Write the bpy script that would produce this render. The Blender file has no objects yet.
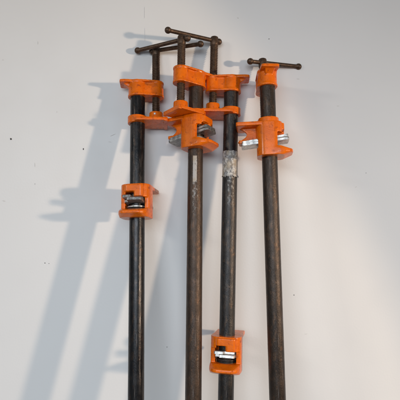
import bpy, bmesh, math, random
from mathutils import Matrix, Vector, noise
random.seed(7)
S = bpy.context.scene
C = S.collection
PI = math.pi
F, D = 430.0, 0.82            # focal length in 400-px units, camera to wall in metres
MM = 0.001

# ------------------------------------------------------------------ materials
def mat(name):
    m = bpy.data.materials.new(name); m.use_nodes = True
    nt = m.node_tree; b = nt.nodes['Principled BSDF']
    return m, nt, b
def N(nt, t, **kw):
    n = nt.nodes.new(t)
    for k, v in kw.items():
        if k in n.inputs.keys(): n.inputs[k].default_value = v
        else: setattr(n, k, v)
    return n
def noise_tex(nt, scale, detail=4, rough=.55, stretch=None):
    tc = N(nt, 'ShaderNodeTexCoord'); mp = N(nt, 'ShaderNodeMapping')
    nt.links.new(tc.outputs['Object'], mp.inputs[0])
    if stretch: mp.inputs['Scale'].default_value = stretch
    n = N(nt, 'ShaderNodeTexNoise'); n.inputs['Scale'].default_value = scale
    n.inputs['Detail'].default_value = detail; n.inputs['Roughness'].default_value = rough
    nt.links.new(mp.outputs[0], n.inputs['Vector'])
    return n.outputs['Fac']
def ramp(nt, fac, stops):
    r = N(nt, 'ShaderNodeValToRGB'); nt.links.new(fac, r.inputs[0])
    e = r.color_ramp.elements
    while len(e) < len(stops): e.new(.5)
    for i, (p, c) in enumerate(stops):
        e[i].position = p
        e[i].color = (c, c, c, 1) if isinstance(c, (int, float)) else (*c, 1)
    return r.outputs[0]
def mix(nt, fac, a, b, mode='MIX'):
    m = N(nt, 'ShaderNodeMix', data_type='RGBA', blend_type=mode)
    for s, v in ((m.inputs[0], fac), (m.inputs[6], a), (m.inputs[7], b)):
        if hasattr(v, 'is_linked'): nt.links.new(v, s)
        elif isinstance(v, (int, float)): s.default_value = v
        else: s.default_value = (*v, 1)
    return m.outputs[2]
def bump(nt, bsdf, h, strength, dist):
    b = N(nt, 'ShaderNodeBump'); b.inputs['Strength'].default_value = strength
    b.inputs['Distance'].default_value = dist
    nt.links.new(h, b.inputs['Height']); nt.links.new(b.outputs[0], bsdf.inputs['Normal'])

def orange():
    m, nt, b = mat('orange_enamel')
    tone = ramp(nt, noise_tex(nt, 60, 3), [(.3, (.66, .118, .001)), (.7, (.86, .172, .0015))])
    grime = ramp(nt, noise_tex(nt, 130, 6, .65), [(.54, 0.), (.70, .85)])
    c = mix(nt, grime, tone, (.27, .042, .008))
    chip = ramp(nt, noise_tex(nt, 420, 3, .6), [(.60, 0.), (.63, 1.)])
    geo = N(nt, 'ShaderNodeNewGeometry')
    edge = ramp(nt, geo.outputs['Pointiness'], [(.52, 0.), (.56, 1.)])
    mm = N(nt, 'ShaderNodeMath', operation='MULTIPLY'); nt.links.new(chip, mm.inputs[0]); nt.links.new(edge, mm.inputs[1])
    c = mix(nt, mm.outputs[0], c, (.10, .045, .03))
    nt.links.new(c, b.inputs['Base Color'])
    r = ramp(nt, noise_tex(nt, 200, 4), [(.3, .20), (.75, .42)])
    nt.links.new(r, b.inputs['Roughness'])
    b.inputs['Specular IOR Level'].default_value = .26
    bump(nt, b, noise_tex(nt, 430, 5, .65), .42, .0005)
    b.inputs['Coat Weight'].default_value = .22; b.inputs['Coat Roughness'].default_value = .10
    return m
ORANGE = orange()

def pipe_mat(name, a, bcol, rust, streak=None, met=.55, lo=.24, grain=.7):
    m, nt, b = mat(name)
    base = ramp(nt, noise_tex(nt, 45, 5, .6, (1, 1, .35)), [(.32, a), (.68, bcol)])
    rs = ramp(nt, noise_tex(nt, 150, 6, .7, (1, 1, .5)), [(.52, 0.), (.70, 1.)])
    c = mix(nt, rs, base, rust)
    scr = ramp(nt, noise_tex(nt, 500, 3, .6, (1, 1, .05)), [(.62, 0.), (.72, .75)])
    c = mix(nt, scr, c, (.16, .14, .13))
    if streak:                    # pale glue and bare-metal residue on one side of the tube between two heights
        z0, z1, ang, wid = streak
        tc = N(nt, 'ShaderNodeTexCoord'); sp = N(nt, 'ShaderNodeSeparateXYZ'); nt.links.new(tc.outputs['Object'], sp.inputs[0])
        at = N(nt, 'ShaderNodeMath', operation='ARCTAN2'); nt.links.new(sp.outputs[1], at.inputs[0]); nt.links.new(sp.outputs[0], at.inputs[1])
        cmp_ = N(nt, 'ShaderNodeMath', operation='COMPARE'); nt.links.new(at.outputs[0], cmp_.inputs[0])
        cmp_.inputs[1].default_value = ang; cmp_.inputs[2].default_value = wid
        mr = N(nt, 'ShaderNodeMapRange'); nt.links.new(sp.outputs[2], mr.inputs[0])
        mr.inputs[1].default_value = z0; mr.inputs[2].default_value = z1
        nz = ramp(nt, noise_tex(nt, 260, 6, .75, (1, 1, .6)), [(.50, 0.), (.60, .65)])
        m1 = N(nt, 'ShaderNodeMath', operation='MULTIPLY'); nt.links.new(cmp_.outputs[0], m1.inputs[0]); nt.links.new(mr.outputs[0], m1.inputs[1])
        g = N(nt, 'ShaderNodeMath', operation='LESS_THAN'); nt.links.new(sp.outputs[2], g.inputs[0]); g.inputs[1].default_value = z1
        m2 = N(nt, 'ShaderNodeMath', operation='MULTIPLY'); nt.links.new(m1.outputs[0], m2.inputs[0]); nt.links.new(g.outputs[0], m2.inputs[1])
        m3 = N(nt, 'ShaderNodeMath', operation='MULTIPLY'); nt.links.new(m2.outputs[0], m3.inputs[0]); nt.links.new(nz, m3.inputs[1])
        c = mix(nt, m3.outputs[0], c, (.45, .43, .40))
    nt.links.new(c, b.inputs['Base Color'])
    b.inputs['Metallic'].default_value = met
    r = ramp(nt, noise_tex(nt, 120, 5, .65, (1, 1, .4)), [(.3, lo), (.75, lo + .3)])
    nt.links.new(r, b.inputs['Roughness'])
    bump(nt, b, noise_tex(nt, 480, 6, .7, (1, 1, .6)), grain, .0006)
    return m
def steel(name, c1, c2, rough, met=.9, sc=200):
    m, nt, b = mat(name)
    nt.links.new(ramp(nt, noise_tex(nt, sc, 5, .65), [(.35, c1), (.65, c2)]), b.inputs['Base Color'])
    b.inputs['Metallic'].default_value = met
    nt.links.new(ramp(nt, noise_tex(nt, sc * 2, 4), [(.3, rough), (.7, rough + .2)]), b.inputs['Roughness'])
    bump(nt, b, noise_tex(nt, sc * 3, 4), .3, .0003)
    return m
SCREW = steel('brown_steel', (.060, .036, .022), (.13, .078, .048), .36, .6)
ZINC = steel('worn_zinc', (.26, .26, .25), (.80, .79, .76), .30, .65)
DULL = steel('dull_steel', (.12, .12, .118), (.36, .355, .345), .33, .7)
DARK = steel('black_spring', (.02, .02, .02), (.06, .055, .05), .4, .6)
PIN = steel('bright_pin', (.8, .8, .78), (.9, .9, .88), .22, .3)

def label_mat(name, density, tint):
    m, nt, b = mat(name)
    n1 = ramp(nt, noise_tex(nt, 210, 6, .75, (1, 1, .7)), [(density, 1.), (density + .07, 0.)])
    c = mix(nt, n1, tint, (.17, .165, .165))
    st = ramp(nt, noise_tex(nt, 90, 4), [(.42, 0.), (.62, .75)])
    c = mix(nt, st, c, (.38, .30, .20))
    nt.links.new(c, b.inputs['Base Color']); b.inputs['Roughness'].default_value = .5
    bump(nt, b, noise_tex(nt, 300, 5), .5, .0004)
    return m

def wall_mat():
    m, nt, b = mat('white_wall_paint')
    c = ramp(nt, noise_tex(nt, 2.2, 3), [(.35, (.742, .735, .722)), (.65, (.778, .770, .756))])
    f = ramp(nt, noise_tex(nt, 70, 6, .7), [(.64, 0.), (.80, .30)])
    c = mix(nt, f, c, (.60, .57, .54))
    nt.links.new(c, b.inputs['Base Color'])
    nt.links.new(ramp(nt, noise_tex(nt, 14, 3), [(.3, .42), (.7, .6)]), b.inputs['Roughness'])
    a = N(nt, 'ShaderNodeMath', operation='MULTIPLY_ADD')
    nt.links.new(noise_tex(nt, 9, 3), a.inputs[0]); a.inputs[1].default_value = 1.4
    nt.links.new(noise_tex(nt, 260, 4), a.inputs[2])
    bump(nt, b, a.outputs[0], .22, .0007)
    return m

# ------------------------------------------------------------------ mesh helpers
def link(name, me, m, parent=None, smooth=True):
    o = bpy.data.objects.new(name, me); C.objects.link(o)
    if m: me.materials.append(m)
    for p in me.polygons: p.use_smooth = smooth
    if parent: o.parent = parent
    return o
def prism(bm, pts, z0, z1, taper=1.0, M=None):
    """closed prism over the outline pts between z0 and z1"""
    cx = sum(p[0] for p in pts) / len(pts); cy = sum(p[1] for p in pts) / len(pts)
    lo = [bm.verts.new((cx + (x - cx) * taper, cy + (y - cy) * taper, z0)) for x, y in pts]
    hi = [bm.verts.new((x, y, z1)) for x, y in pts]
    n = len(pts)
    bm.faces.new(lo[::-1]); bm.faces.new(hi)
    for i in range(n): bm.faces.new((lo[i], lo[(i + 1) % n], hi[(i + 1) % n], hi[i]))
    if M:
        for v in lo + hi: v.co = M @ v.co
def hull(bm, pts):
    vs = [bm.verts.new(p) for p in pts]
    r = bmesh.ops.convex_hull(bm, input=vs)
    bmesh.ops.delete(bm, geom=[g for g in r['geom_interior'] if isinstance(g, bmesh.types.BMVert)], context='VERTS')
def rrect(x0, x1, y0, y1, r, k=6):
    pts = []
    for cx, cy, a in ((x1 - r, y1 - r, 0), (x0 + r, y1 - r, 90), (x0 + r, y0 + r, 180), (x1 - r, y0 + r, 270)):
        for i in range(k + 1):
            t = math.radians(a + 90 * i / k); pts.append((cx + r * math.cos(t), cy + r * math.sin(t)))
    return pts
def circ(cx, cy, r, n=40):
    return [(cx + r * math.cos(2 * PI * i / n), cy + r * math.sin(2 * PI * i / n)) for i in range(n)]
def stadium(x0, r0, x1, r1, n=20):
    return [(x1 + r1 * math.cos(t), r1 * math.sin(t)) for t in [(-PI / 2 + PI * i / n) for i in range(n + 1)]] + \
           [(x0 + r0 * math.cos(t), r0 * math.sin(t)) for t in [(PI / 2 + PI * i / n) for i in range(n + 1)]]
XZ = Matrix(((1, 0, 0, 0), (0, 0, -1, 0), (0, 1, 0, 0), (0, 0, 0, 1)))    # outline in x,z extruded along y
def cast(bm, voxel=.0007, it=5):
    """fuses overlapping blocks into one rounded casting and returns the mesh"""
    bmesh.ops.recalc_face_normals(bm, faces=bm.faces)
    me = bpy.data.meshes.new('raw'); bm.to_mesh(me); bm.free()
    o = bpy.data.objects.new('raw', me); C.objects.link(o)
    r = o.modifiers.new('r', 'REMESH'); r.mode = 'VOXEL'; r.voxel_size = voxel
    s = o.modifiers.new('s', 'SMOOTH'); s.factor = .5; s.iterations = it
    dg = bpy.context.evaluated_depsgraph_get()
    out = bpy.data.meshes.new_from_object(o.evaluated_get(dg))
    bpy.data.objects.remove(o)
    return out
def mesh_of(bm, name='m', bevel=0):
    bmesh.ops.recalc_face_normals(bm, faces=bm.faces)
    if bevel:
        es = [e for e in bm.edges if len(e.link_faces) == 2 and e.calc_face_angle(0) > .6]
        bmesh.ops.bevel(bm, geom=es, offset=bevel, segments=2, affect='EDGES', profile=.5)
    me = bpy.data.meshes.new(name); bm.to_mesh(me); bm.free(); return me
def grid_surface(rows, closed=True, cap=True):
    bm = bmesh.new(); R = [[bm.verts.new(p) for p in r] for r in rows]; n = len(rows[0])
    for a, b in zip(R, R[1:]):
        for i in range(n if closed else n - 1): bm.faces.new((a[i], a[(i + 1) % n], b[(i + 1) % n], b[i]))
    if cap: bm.faces.new(R[0][::-1]); bm.faces.new(R[-1])
    return bm
def lathe(prof, n=32, cx=0, cy=0):
    return grid_surface([[(cx + r * math.cos(2 * PI * i / n), cy + r * math.sin(2 * PI * i / n), z) for i in range(n)] for r, z in prof])

# ------------------------------------------------------------------ casting shapes (pipe axis = z, screw or flange towards +x, top at z = 0)
SC = .0335                                   # pipe axis to screw axis
def head_mesh():
    bm = bmesh.new()
    H = .0295
    prism(bm, circ(0, 0, .0170), -H, 0)
    prism(bm, circ(SC, 0, .0138), -H, 0)
    prism(bm, rrect(0, SC, -.0112, .0112, .002), -H, 0)
    prism(bm, stadium(0, .0178, SC, .0146), -H, -H + .0042)
    prism(bm, stadium(0, .0177, SC, .0145), -.0035, .0)
    # foot pointing away from the screw: a wide ledge that narrows down into the boss
    prism(bm, [(-.008, -.0150), (-.008, .0150), (-.024, .0160), (-.0310, .0150), (-.0325, .0120), (-.0325, -.0120), (-.0310, -.0150), (-.024, -.0160)], -.0046, .0006)
    hull(bm, [(x, y, -.003) for x in (-.0285, -.008) for y in (-.0090, .0090)] + [(x, y, -.0110) for x in (-.0165, -.008) for y in (-.0065, .0065)] + [(-.0190, y, -.0075) for y in (-.0075, .0075)])
    return cast(bm)
def face_mesh():
    bm = bmesh.new()
    prism(bm, circ(0, 0, .0178), -.013, 0)
    prism(bm, rrect(-.004, .0535, -.0250, .0250, .006), -.0128, -.0070)
    prism(bm, circ(SC, 0, .0125), -.012, .0085, 1.06)
    prism(bm, rrect(.005, SC, -.0075, .0075, .002), -.012, -.0015)
    prism(bm, rrect(.0480, .0545, -.0250, .0250, .003), -.0142, -.0070)
    return cast(bm)
def clip(pts, ax, lim, keep_more):
    out = []
    for i in range(len(pts)):
        p, q = pts[i], pts[(i + 1) % len(pts)]
        ip = (p[ax] > lim) == keep_more; iq = (q[ax] > lim) == keep_more
        if ip: out.append(p)
        if ip != iq:
            t = (lim - p[ax]) / (q[ax] - p[ax]); out.append((p[0] + (q[0] - p[0]) * t, p[1] + (q[1] - p[1]) * t))
    return out
def jaw_mesh():
    bm = bmesh.new()
    O = rrect(-.0225, .0215, -.0262, .0262, .0165, 10)
    prism(bm, O, -.0145, 0)
    prism(bm, clip(O, 1, -.001, False), -.0232, -.012)
    prism(bm, rrect(-.0262, .0, -.0180, .0150, .005), -.0135, -.0020)          # boss over the window
    prism(bm, rrect(-.0262, .0, -.0180, -.0010, .0045), -.0225, -.0040)
    prism(bm, clip(O, 1, .0150, True), -.0185, -.012)
    for s in (False, True):                                                    # side arms
        prism(bm, clip(clip(O, 1, .0178 if s else -.0178, s), 0, -.0135, True), -.050, -.008)
    prism(bm, clip(O, 0, .0140, True), -.030, -.008)
    prism(bm, O, -.0585, -.0435)
    # lip below the window
    plan = lambda k, r: [(-.018 - r * a, q * b * k) for a, b in ((1, .0115), (.93, .0165), (.70, .0215), (.35, .0250), (0, .0262)) for q in (-1, 1)] + [(.0, .0262), (.0, -.0262)]
    hull(bm, [(x, y, -.0482) for x, y in plan(1, .0210)] + [(x, y, -.0530) for x, y in plan(1, .0215)] + [(x, y, -.0433) for x, y in plan(.96, .0030)] + [(x, y, -.0585) for x, y in plan(.96, .0070)])
    # pressing flange, lower prong and web
    prism(bm, rrect(.004, .0560, -.0250, .0250, .004), -.0062, .0003)
    prism(bm, rrect(.004, .0520, -.0125, .0125, .003), -.0340, -.0285)
    web = [(.010, -.003)] + [(.0545 - .0165 * math.sin(PI * i / 10), -.004 - .0262 * i / 10) for i in range(11)] + [(.010, -.0310)]
    prism(bm, web, -.0045, .0045, 1, XZ)
    return cast(bm)
def clutch_mesh(outer, th):
    """one clutch plate with the hole the pipe runs through"""
    bm = bmesh.new(); k = 48
    def ray(a):
        dx, dy = math.cos(a), math.sin(a); best = 9
        n = len(outer)
        for i in range(n):
            (ax, ay), (bx, by) = outer[i], outer[(i + 1) % n]
            ex, ey = bx - ax, by - ay; den = dx * ey - dy * ex
            if abs(den) < 1e-12: continue
            t = (ax * ey - ay * ex) / den; u = (ax * dy - ay * dx) / den
            if t > 0 and -1e-6 <= u <= 1 + 1e-6: best = min(best, t)
        return best
    angs = sorted([2 * PI * i / k for i in range(k) if all(abs((2 * PI * i / k - math.atan2(y, x)) % (2 * PI)) > .02 for x, y in outer)] + [math.atan2(y, x) % (2 * PI) for x, y in outer])
    L = []
    for z in (-th / 2, th / 2):
        L.append(([bm.verts.new((.0150 * math.cos(a), .0139 * math.sin(a), z)) for a in angs],
                  [bm.verts.new((ray(a) * math.cos(a), ray(a) * math.sin(a), z)) for a in angs]))
    n = len(angs)
    (i0, o0), (i1, o1) = L
    for i in range(n):
        j = (i + 1) % n
        bm.faces.new((i0[i], i0[j], o0[j], o0[i])); bm.faces.new((i1[i], o1[i], o1[j], i1[j]))
        bm.faces.new((o0[i], o0[j], o1[j], o1[i])); bm.faces.new((i0[i], i1[i], i1[j], i0[j]))
    return mesh_of(bm, 'clutch', .0004)
def spring_mesh():
    rows = []; turns, R, r, n = 3.2, .0158, .0010, 160
    for i in range(n + 1):
        a = 2 * PI * turns * i / n; z = .0060 * (i / n)
        t = Vector((-math.sin(a), math.cos(a), .0)); c = Vector((R * math.cos(a), R * math.sin(a), z)); q = Vector((math.cos(a), math.sin(a), 0))
        rows.append([c + r * (math.cos(b) * q + math.sin(b) * Vector((0, 0, 1))) for b in [2 * PI * j / 8 for j in range(8)]])
    return mesh_of(grid_surface(rows), 'spring')
def screw_mesh(length, hole_drop=.009):
    """threaded screw, top at z = 0, with a plain domed knob round the cross hole"""
    n, pitch, R = 28, .0033, .0072
    rows = []
    z = -length
    while z < -.018:
        row = []
        for i in range(n):
            ph = (z / pitch - i / n) % 1.0
            tri = abs(ph - .5) * 2
            rr = R - .0013 * min(1, max(0, (tri - .2) / .5))
            row.append((rr * math.cos(2 * PI * i / n), rr * math.sin(2 * PI * i / n), z))
        rows.append(row); z += pitch / 8
    for r, zz in ((.0068, -.0178), (.0074, -.0165), (.0076, -.012), (.0077, -.0035), (.0070, -.0012), (.0052, -.0002), (.0020, .0004)):
        rows.append([(r * math.cos(2 * PI * i / n), r * math.sin(2 * PI * i / n), zz) for i in range(n)])
    return mesh_of(grid_surface(rows), 'screw')
def bar_mesh(L):
    """sliding cross bar along x from 0 to L with a round stop on each end"""
    r, R = .0038, .0061
    prof = [(.0012, -R * .95)] + [(R * math.sin(a), -R * math.cos(a)) for a in [math.radians(d) for d in (25, 50, 80, 110, 135)]] + [(r, R * .85)]
    prof += [(r, L * i / 8) for i in range(1, 8)]
    prof += [(r, L - R * .85)] + [(R * math.sin(a), L - R * math.cos(a)) for a in [math.radians(d) for d in (45, 70, 100, 130, 155)]] + [(.0012, L + R * .95)]
    rows = [[(x, q * math.cos(2 * PI * i / 20), q * math.sin(2 * PI * i / 20)) for i in range(20)] for q, x in prof]
    return mesh_of(grid_surface(rows), 'bar')
def tube_mesh(L):
    ro, ri, n = .01335, .0107, 64
    prof = [(ri, L), (ri, .0), (ri + .0006, -.0004), (ro - .0005, 0), (ro, .0006)] + [(ro, L * i / 40) for i in range(1, 41)]
    bm = bmesh.new()
    R = [[bm.verts.new((r * math.cos(2 * PI * i / n), r * math.sin(2 * PI * i / n), z)) for i in range(n)] for r, z in prof]
    R.append(R[0])
    for a, b in zip(R, R[1:]):
        for i in range(n): bm.faces.new((a[i], a[(i + 1) % n], b[(i + 1) % n], b[i]))
    return mesh_of(bm, 'tube')
def sticker_mesh(a0, a1, z0, z1, ragged_bottom, lift=.00025, flare=0.0):
    """thin torn paper bent round the pipe"""
    bm = bmesh.new(); ro = .01335
    na, nz = 36, 30; G = {}
    for s, rr in ((0, ro + .00005), (1, ro + lift)):
        for i in range(na + 1):
            a = a0 + (a1 - a0) * i / na
            zb = z0 + ragged_bottom * noise.noise(Vector((i * .35, z0 * 90, 3))) + ragged_bottom * .6 * noise.noise(Vector((i * 1.1, 7, 3)))
            zt = z1 + ragged_bottom * .35 * noise.noise(Vector((i * .8, 1, 9)))
            for j in range(nz + 1):
                t = j / nz; z = zb + (zt - zb) * t
                aa = a + .04 * noise.noise(Vector((z * 500, 2, 1))) * (1 if i in (0, na) else 0)
                r2 = rr + flare * max(0, 1 - t / .07) * (0.6 + .6 * noise.noise(Vector((i * .5, 5, 5)))) * (1 if s else .85)
                G[s, i, j] = bm.verts.new((r2 * math.cos(aa), r2 * math.sin(aa), z))
    for i in range(na):
        for j in range(nz):
            bm.faces.new((G[1, i, j], G[1, i + 1, j], G[1, i + 1, j + 1], G[1, i, j + 1]))
            bm.faces.new((G[0, i, j], G[0, i, j + 1], G[0, i + 1, j + 1], G[0, i + 1, j]))
        bm.faces.new((G[0, i, 0], G[0, i + 1, 0], G[1, i + 1, 0], G[1, i, 0]))
        bm.faces.new((G[0, i, nz], G[1, i, nz], G[1, i + 1, nz], G[0, i + 1, nz]))
    for j in range(nz):
        bm.faces.new((G[0, 0, j], G[1, 0, j], G[1, 0, j + 1], G[0, 0, j + 1]))
        bm.faces.new((G[0, na, j], G[0, na, j + 1], G[1, na, j + 1], G[1, na, j]))
    return mesh_of(bm, 'sticker')

HEAD, FACE, JAW = head_mesh(), face_mesh(), jaw_mesh()
SPRING = spring_mesh()
for me in (HEAD, FACE, JAW): me.materials.append(ORANGE)
SPRING.materials.append(DARK)

# ------------------------------------------------------------------ one clamp
def place(px, py, d):
    k = D - d
    return Vector(((px - 200) / F * k, -d, (200 - py) / F * k))
def clamp(label, ptop, pbot, az, head_y, face_y, jaw_y, jaw_az, screw_y, bar, pmat, tilt=8, zincs=None, pin=False, sticker=None):
    A, B = place(ptop[0], 95, ptop[1]), place(pbot[0], 400, pbot[1])
    Z = (A - B).normalized()
    base = B - Z * .42
    X = (Vector((1, 0, 0)) - Z * Z.x).normalized(); Y = Z.cross(X)
    rot = Matrix((X, Y, Z)).transposed()
    root = bpy.data.objects.new('pipe_clamp', None); C.objects.link(root)
    root.empty_display_size = .03
    root.matrix_world = Matrix.Translation(base) @ rot.to_4x4()
    root['label'] = label; root['category'] = 'pipe clamp'; root['group'] = 'pipe clamps leaning on the wall'
    def t(y):                                       # height along the pipe that shows at photo row y
        k = (200 - y) / F
        # base + Z*s : z = k*(D - d), d = -y
        # base.z + s Zz = k (D + base.y + s Zy)
        return (k * (D + base.y) - base.z) / (Z.z - k * Z.y)
    def part(name, me, m, z, a, parent=root, tl=0, dx=0):
        o = bpy.data.objects.new(name, me); C.objects.link(o); o.parent = parent
        if m and not me.materials: me.materials.append(m)
        for p in me.polygons: p.use_smooth = True
        o.matrix_local = Matrix.Translation((0, 0, z)) @ Matrix.Rotation(math.radians(a), 4, 'Z') @ Matrix.Rotation(math.radians(tl), 4, 'Y') @ Matrix.Translation((dx, 0, 0))
        return o
    zh = t(head_y)
    pipe = part('pipe', tube_mesh(zh - .004), pmat(t) if callable(pmat) else pmat, 0, 0)
    part('head_casting', HEAD, None, zh, az)
    zf = t(face_y)
    fp = part('face_plate', FACE, None, zf, az)
    zs = t(screw_y)
    sc = part('screw', screw_mesh(zs - zf - .002), SCREW, zs, az, dx=SC)
    frac, L, baz = bar                              # how far the bar is pushed through, its length and direction
    b = bpy.data.objects.new('cross_bar', bar_mesh(L)); C.objects.link(b); b.data.materials.append(SCREW)
    for p in b.data.polygons: p.use_smooth = True
    b.parent = sc
    b.matrix_local = Matrix.Rotation(math.radians(baz - az), 4, 'Z') @ Matrix.Translation((-L * frac, 0, -.0075))
    jw = part('sliding_jaw', JAW, None, t(jaw_y), jaw_az)
    zm = zincs or (ZINC, DULL, DARK)
    outl = [[(-.0330, .0010), (-.0180, .0005), (-.0175, -.0160), (.0440, -.0160), (.0470, -.0130), (.0470, .0130), (.0440, .0160), (-.0310, .0160), (-.0330, .0140)],
            [(-.0345, -.0145), (-.0325, -.0165), (.0455, -.0165), (.0485, -.0135), (.0485, .0135), (.0455, .0165), (-.0200, .0165), (-.0205, .0100), (-.0345, .0080)]]
    if 120 < jaw_az < 240: outl[0] = [(x * .97, y) for x, y in rrect(-.0335, .0480, -.0160, .0160, .003, 3)]; outl[1] = rrect(-.0335, .0480, -.0163, .0163, .003, 3)
    for i in range(2):
        cm = clutch_mesh(outl[i], .0046); cm.materials.append(zm[i])
        c = bpy.data.objects.new('clutch_plate', cm); C.objects.link(c); c.parent = jw
        for p in cm.polygons: p.use_smooth = False
        c.matrix_local = Matrix.Translation((0, 0, -.0278 - i * .0048)) @ Matrix.Rotation(math.radians((-1, 1.5)[i]), 4, 'Z') @ Matrix.Rotation(math.radians(tilt - i * .6), 4, 'Y')
    wm = clutch_mesh(circ(0, 0, .0172, 36), .0022); wm.materials.append(zm[2])
    c = bpy.data.objects.new('washer', wm); C.objects.link(c); c.parent = jw; c.location = (0, 0, -.0385)
    s = bpy.data.objects.new('spring', SPRING); C.objects.link(s); s.parent = jw; s.location = (0, 0, -.0440)
    for p in SPRING.polygons: p.use_smooth = True
    if pin:
        pm = mesh_of(lathe([(.0004, 0), (.0013, .0003), (.0020, .0010), (.0022, .0020), (.0022, .004)], 16), 'pin'); pm.materials.append(PIN)
        p_ = bpy.data.objects.new('rivet', pm); C.objects.link(p_); p_.parent = fp
        for q in pm.polygons: q.use_smooth = True
        a = math.radians(-95 - az)
        p_.matrix_local = Matrix.Translation((SC + .0142 * math.cos(a), .0142 * math.sin(a), .0030)) @ Matrix.Rotation(a, 4, 'Z') @ Matrix.Rotation(-PI / 2, 4, 'Y')
    if sticker:
        for (a0, a1, y0, y1, rag, fl, mt) in sticker:
            st = sticker_mesh(math.radians(a0), math.radians(a1), t(y1), t(y0), rag, .0003, fl); st.materials.append(mt)
            so = bpy.data.objects.new('paper_label', st); C.objects.link(so); so.parent = pipe
            for p in st.polygons: p.use_smooth = True
    return root, t

P_BLACK = pipe_mat('black_pipe', (.010, .011, .013), (.030, .028, .028), (.055, .036, .026), met=.6, lo=.12, grain=.4)
P_BROWN = lambda t: pipe_mat('rusty_brown_pipe', (.030, .019, .013), (.075, .047, .031), (.11, .055, .028), (t(222), t(183), -1.55, .38), .5, .24)
P_MIXED = lambda t: pipe_mat('black_pipe_with_glue', (.017, .017, .018), (.050, .043, .038), (.085, .054, .034), (t(214), t(177), -1.50, .42), .6, .17)
P_DARKB = pipe_mat('dark_brown_pipe', (.025, .018, .014), (.062, .043, .031), (.105, .058, .032), None, .55, .20)
LBL_A = label_mat('faded_label', .38, (.43, .40, .37))
LBL_B = label_mat('printed_label', .47, (.56, .54, .50))

clamp('leftmost pipe clamp, black pipe with an orange jaw and dark clutch halfway down',
      (137.8, .028), (136.0, .119), 5, 83, 117.5, 186.0, 80, 46.5, (.08, .094, -14), P_BLACK, pin=True, zincs=(DULL, DULL, ZINC))
clamp('second pipe clamp from left, brown pipe with a narrow old label below its jaw',
      (196.0, .042), (193.3, .126), 218, 73.5, 111.5, 118.6, 150, 42, (.89, .105, -25), P_BROWN, tilt=10, zincs=(DULL, DULL, DULL),
      sticker=[(-108, -78, 157.5, 183.5, .0030, 0, LBL_A)])
clamp('pipe clamp with a torn white label band round its pipe and the lowest orange jaw',
      (231.3, .030), (225.8, .098), 177, 78, 109, 335.0, 78, 37, (.91, .100, 22), P_MIXED, zincs=(ZINC, ZINC, DARK),
      sticker=[(-175, -5, 152.0, 177.5, .0040, .0022, LBL_B)])
clamp('rightmost pipe clamp, leaning left, its screw behind the pipe and bright clutch ends',
      (267.6, .062), (277.6, .124), 93, 71.5, 119, 124.8, 172, 50.5, (.25, .098, 15), P_DARKB, tilt=7, zincs=(ZINC, ZINC, DULL))

# ------------------------------------------------------------------ wall
bm = bmesh.new()
nx, nz = 2, 2
prism(bm, [(-1.8, 0), (1.8, 0), (1.8, .1), (-1.8, .1)], -1.3, 1.3)
wall = link('wall', mesh_of(bm, 'wall'), wall_mat(), smooth=False); wall['kind'] = 'structure'
mk, nt, b = mat('dark_speck'); b.inputs['Base Color'].default_value = (.05, .045, .04, 1); b.inputs['Roughness'].default_value = .7
mg, nt, b = mat('grey_scuff'); b.inputs['Base Color'].default_value = (.56, .54, .52, 1); b.inputs['Roughness'].default_value = .7
def speck(px, py, w, h, ang, m, name):
    bm = bmesh.new(); k = D / F
    pts = []
    for i in range(14):
        a = 2 * PI * i / 14; w_ = 1; q = .75 + .45 * noise.noise(Vector((px, py, i * .9)))
        if m is mg: q *= .8
        pts.append((w * k * q * math.cos(a) / 2, h * k * q * math.sin(a) / 2))
    prism(bm, pts, -.0002, .0004, .9, Matrix.Translation(((px - 200) * k, 0, (200 - py) * k)) @ Matrix.Rotation(PI / 2, 4, 'X') @ Matrix.Rotation(math.radians(ang), 4, 'Z'))
    link(name, mesh_of(bm, name), m, wall, False)
for px, py, w, h in ((11, 139, 2.4, 2.6), (45, 263, 1.2, 1.2), (49, 263.5, .9, .9), (83.5, 149, 1.4, 2.4), (269, 39, 1.1, 1.1), (294, 295, 1.0, 1.3), (35, 184, .8, .8), (167, 347, 1.0, 1.0), (366, 173, .7, .7)):
    speck(px, py, w, h, 0, mk, 'nail_hole')
for px, py, w, h, a in ((298, 79, 5, .6, -5), (35, 165, .7, 7, 3), (57, 112, .6, 3, 0), (238, 18, 2.5, 1.0, -20), (306, 334, 5, .5, 8), (113, 135, 9, .6, 24), (110, 142, 6, .6, -5), (4, 201, 6, 1.0, -8), (338, 106, 4, .5, 0), (356, 187, 3, .6, 30), (38, 43, .6, 5, 0), (3, 60, 3, .8, 5)):
    speck(px, py, w, h, a, mg, 'scuff_mark')

for a, b_ in ((2, 24), (24, 46)):
    speck(144.5 + (b_ > 30) * .4, (a + b_) / 2, .22, b_ - a, 0, mg, 'scuff_mark')
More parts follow.
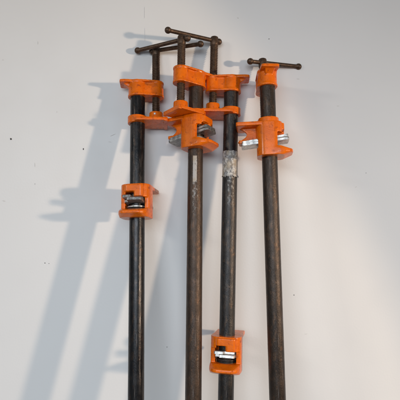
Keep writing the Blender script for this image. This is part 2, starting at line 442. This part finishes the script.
# ------------------------------------------------------------------ light
def aim(o, tgt):
    o.rotation_euler = (Vector(tgt) - o.location).to_track_quat('-Z', 'Y').to_euler()
def lamp(name, kind, loc, energy, col, **kw):
    l = bpy.data.lights.new(name, kind); l.energy = energy; l.color = col
    for k, v in kw.items(): setattr(l, k, v)
    o = bpy.data.objects.new(name, l); C.objects.link(o); o.location = loc
    return o
KEY = Vector((1.68, -1.14, .08))
k_ = lamp('room_lamp', 'SPOT', KEY, 50, (1.0, .82, .67), shadow_soft_size=.05, spot_size=math.radians(66), spot_blend=1.0)
aim(k_, (-.14, 0, -.22))
w = lamp('shade_edge_spot', 'SPOT', KEY + Vector((.0, .0, .03)), 56, (1.0, .74, .50), shadow_soft_size=.035, spot_size=math.radians(110), spot_blend=.03)  # added warm spot; its cone edge stands in for an off-frame object's shadow
p1, p2 = Vector((.060, 0, .38)), Vector((.38, 0, -.114))      # the wall is brighter to the lower left of this line
m_ = ((p1 + p2) / 2 - w.location).normalized(); n_ = (p1 - w.location).cross(p2 - w.location).normalized()
if n_.z > 0: n_.negate()
ax_ = math.cos(math.radians(55)) * m_ + math.sin(math.radians(55)) * n_
aim(w, w.location + ax_)
c = lamp('front_fill', 'AREA', (-.30, -2.0, .35), 6.9, (.83, .915, 1.0), shape='RECTANGLE', size=1.4, size_y=.8, spread=math.radians(84)); aim(c, (-.05, 0, -.68))  # added cool frontal fill standing in for the room's ambient light
c = lamp('left_lamp', 'AREA', (-1.45, -1.15, .62), 4.5, (1.0, .93, .84), shape='RECTANGLE', size=.30, size_y=.16); aim(c, (0, 0, 0))

W = bpy.data.worlds.new('World'); S.world = W; W.use_nodes = True
bg = W.node_tree.nodes['Background']; bg.inputs[0].default_value = (.80, .89, 1.0, 1); bg.inputs[1].default_value = .14

# ------------------------------------------------------------------ camera
cd = bpy.data.cameras.new('camera'); cam = bpy.data.objects.new('camera', cd); C.objects.link(cam)
cam.location = (0, -D, 0); cam.rotation_euler = (PI / 2, 0, 0)
cd.sensor_width = 36; cd.sensor_fit = 'HORIZONTAL'; cd.lens = 36 * F / 400; cd.clip_start = .01; cd.clip_end = 50
S.camera = cam
S.render.engine = 'CYCLES'
S.view_settings.view_transform = 'Standard'; S.view_settings.look = 'None'; S.view_settings.exposure = 0; S.view_settings.gamma = 1
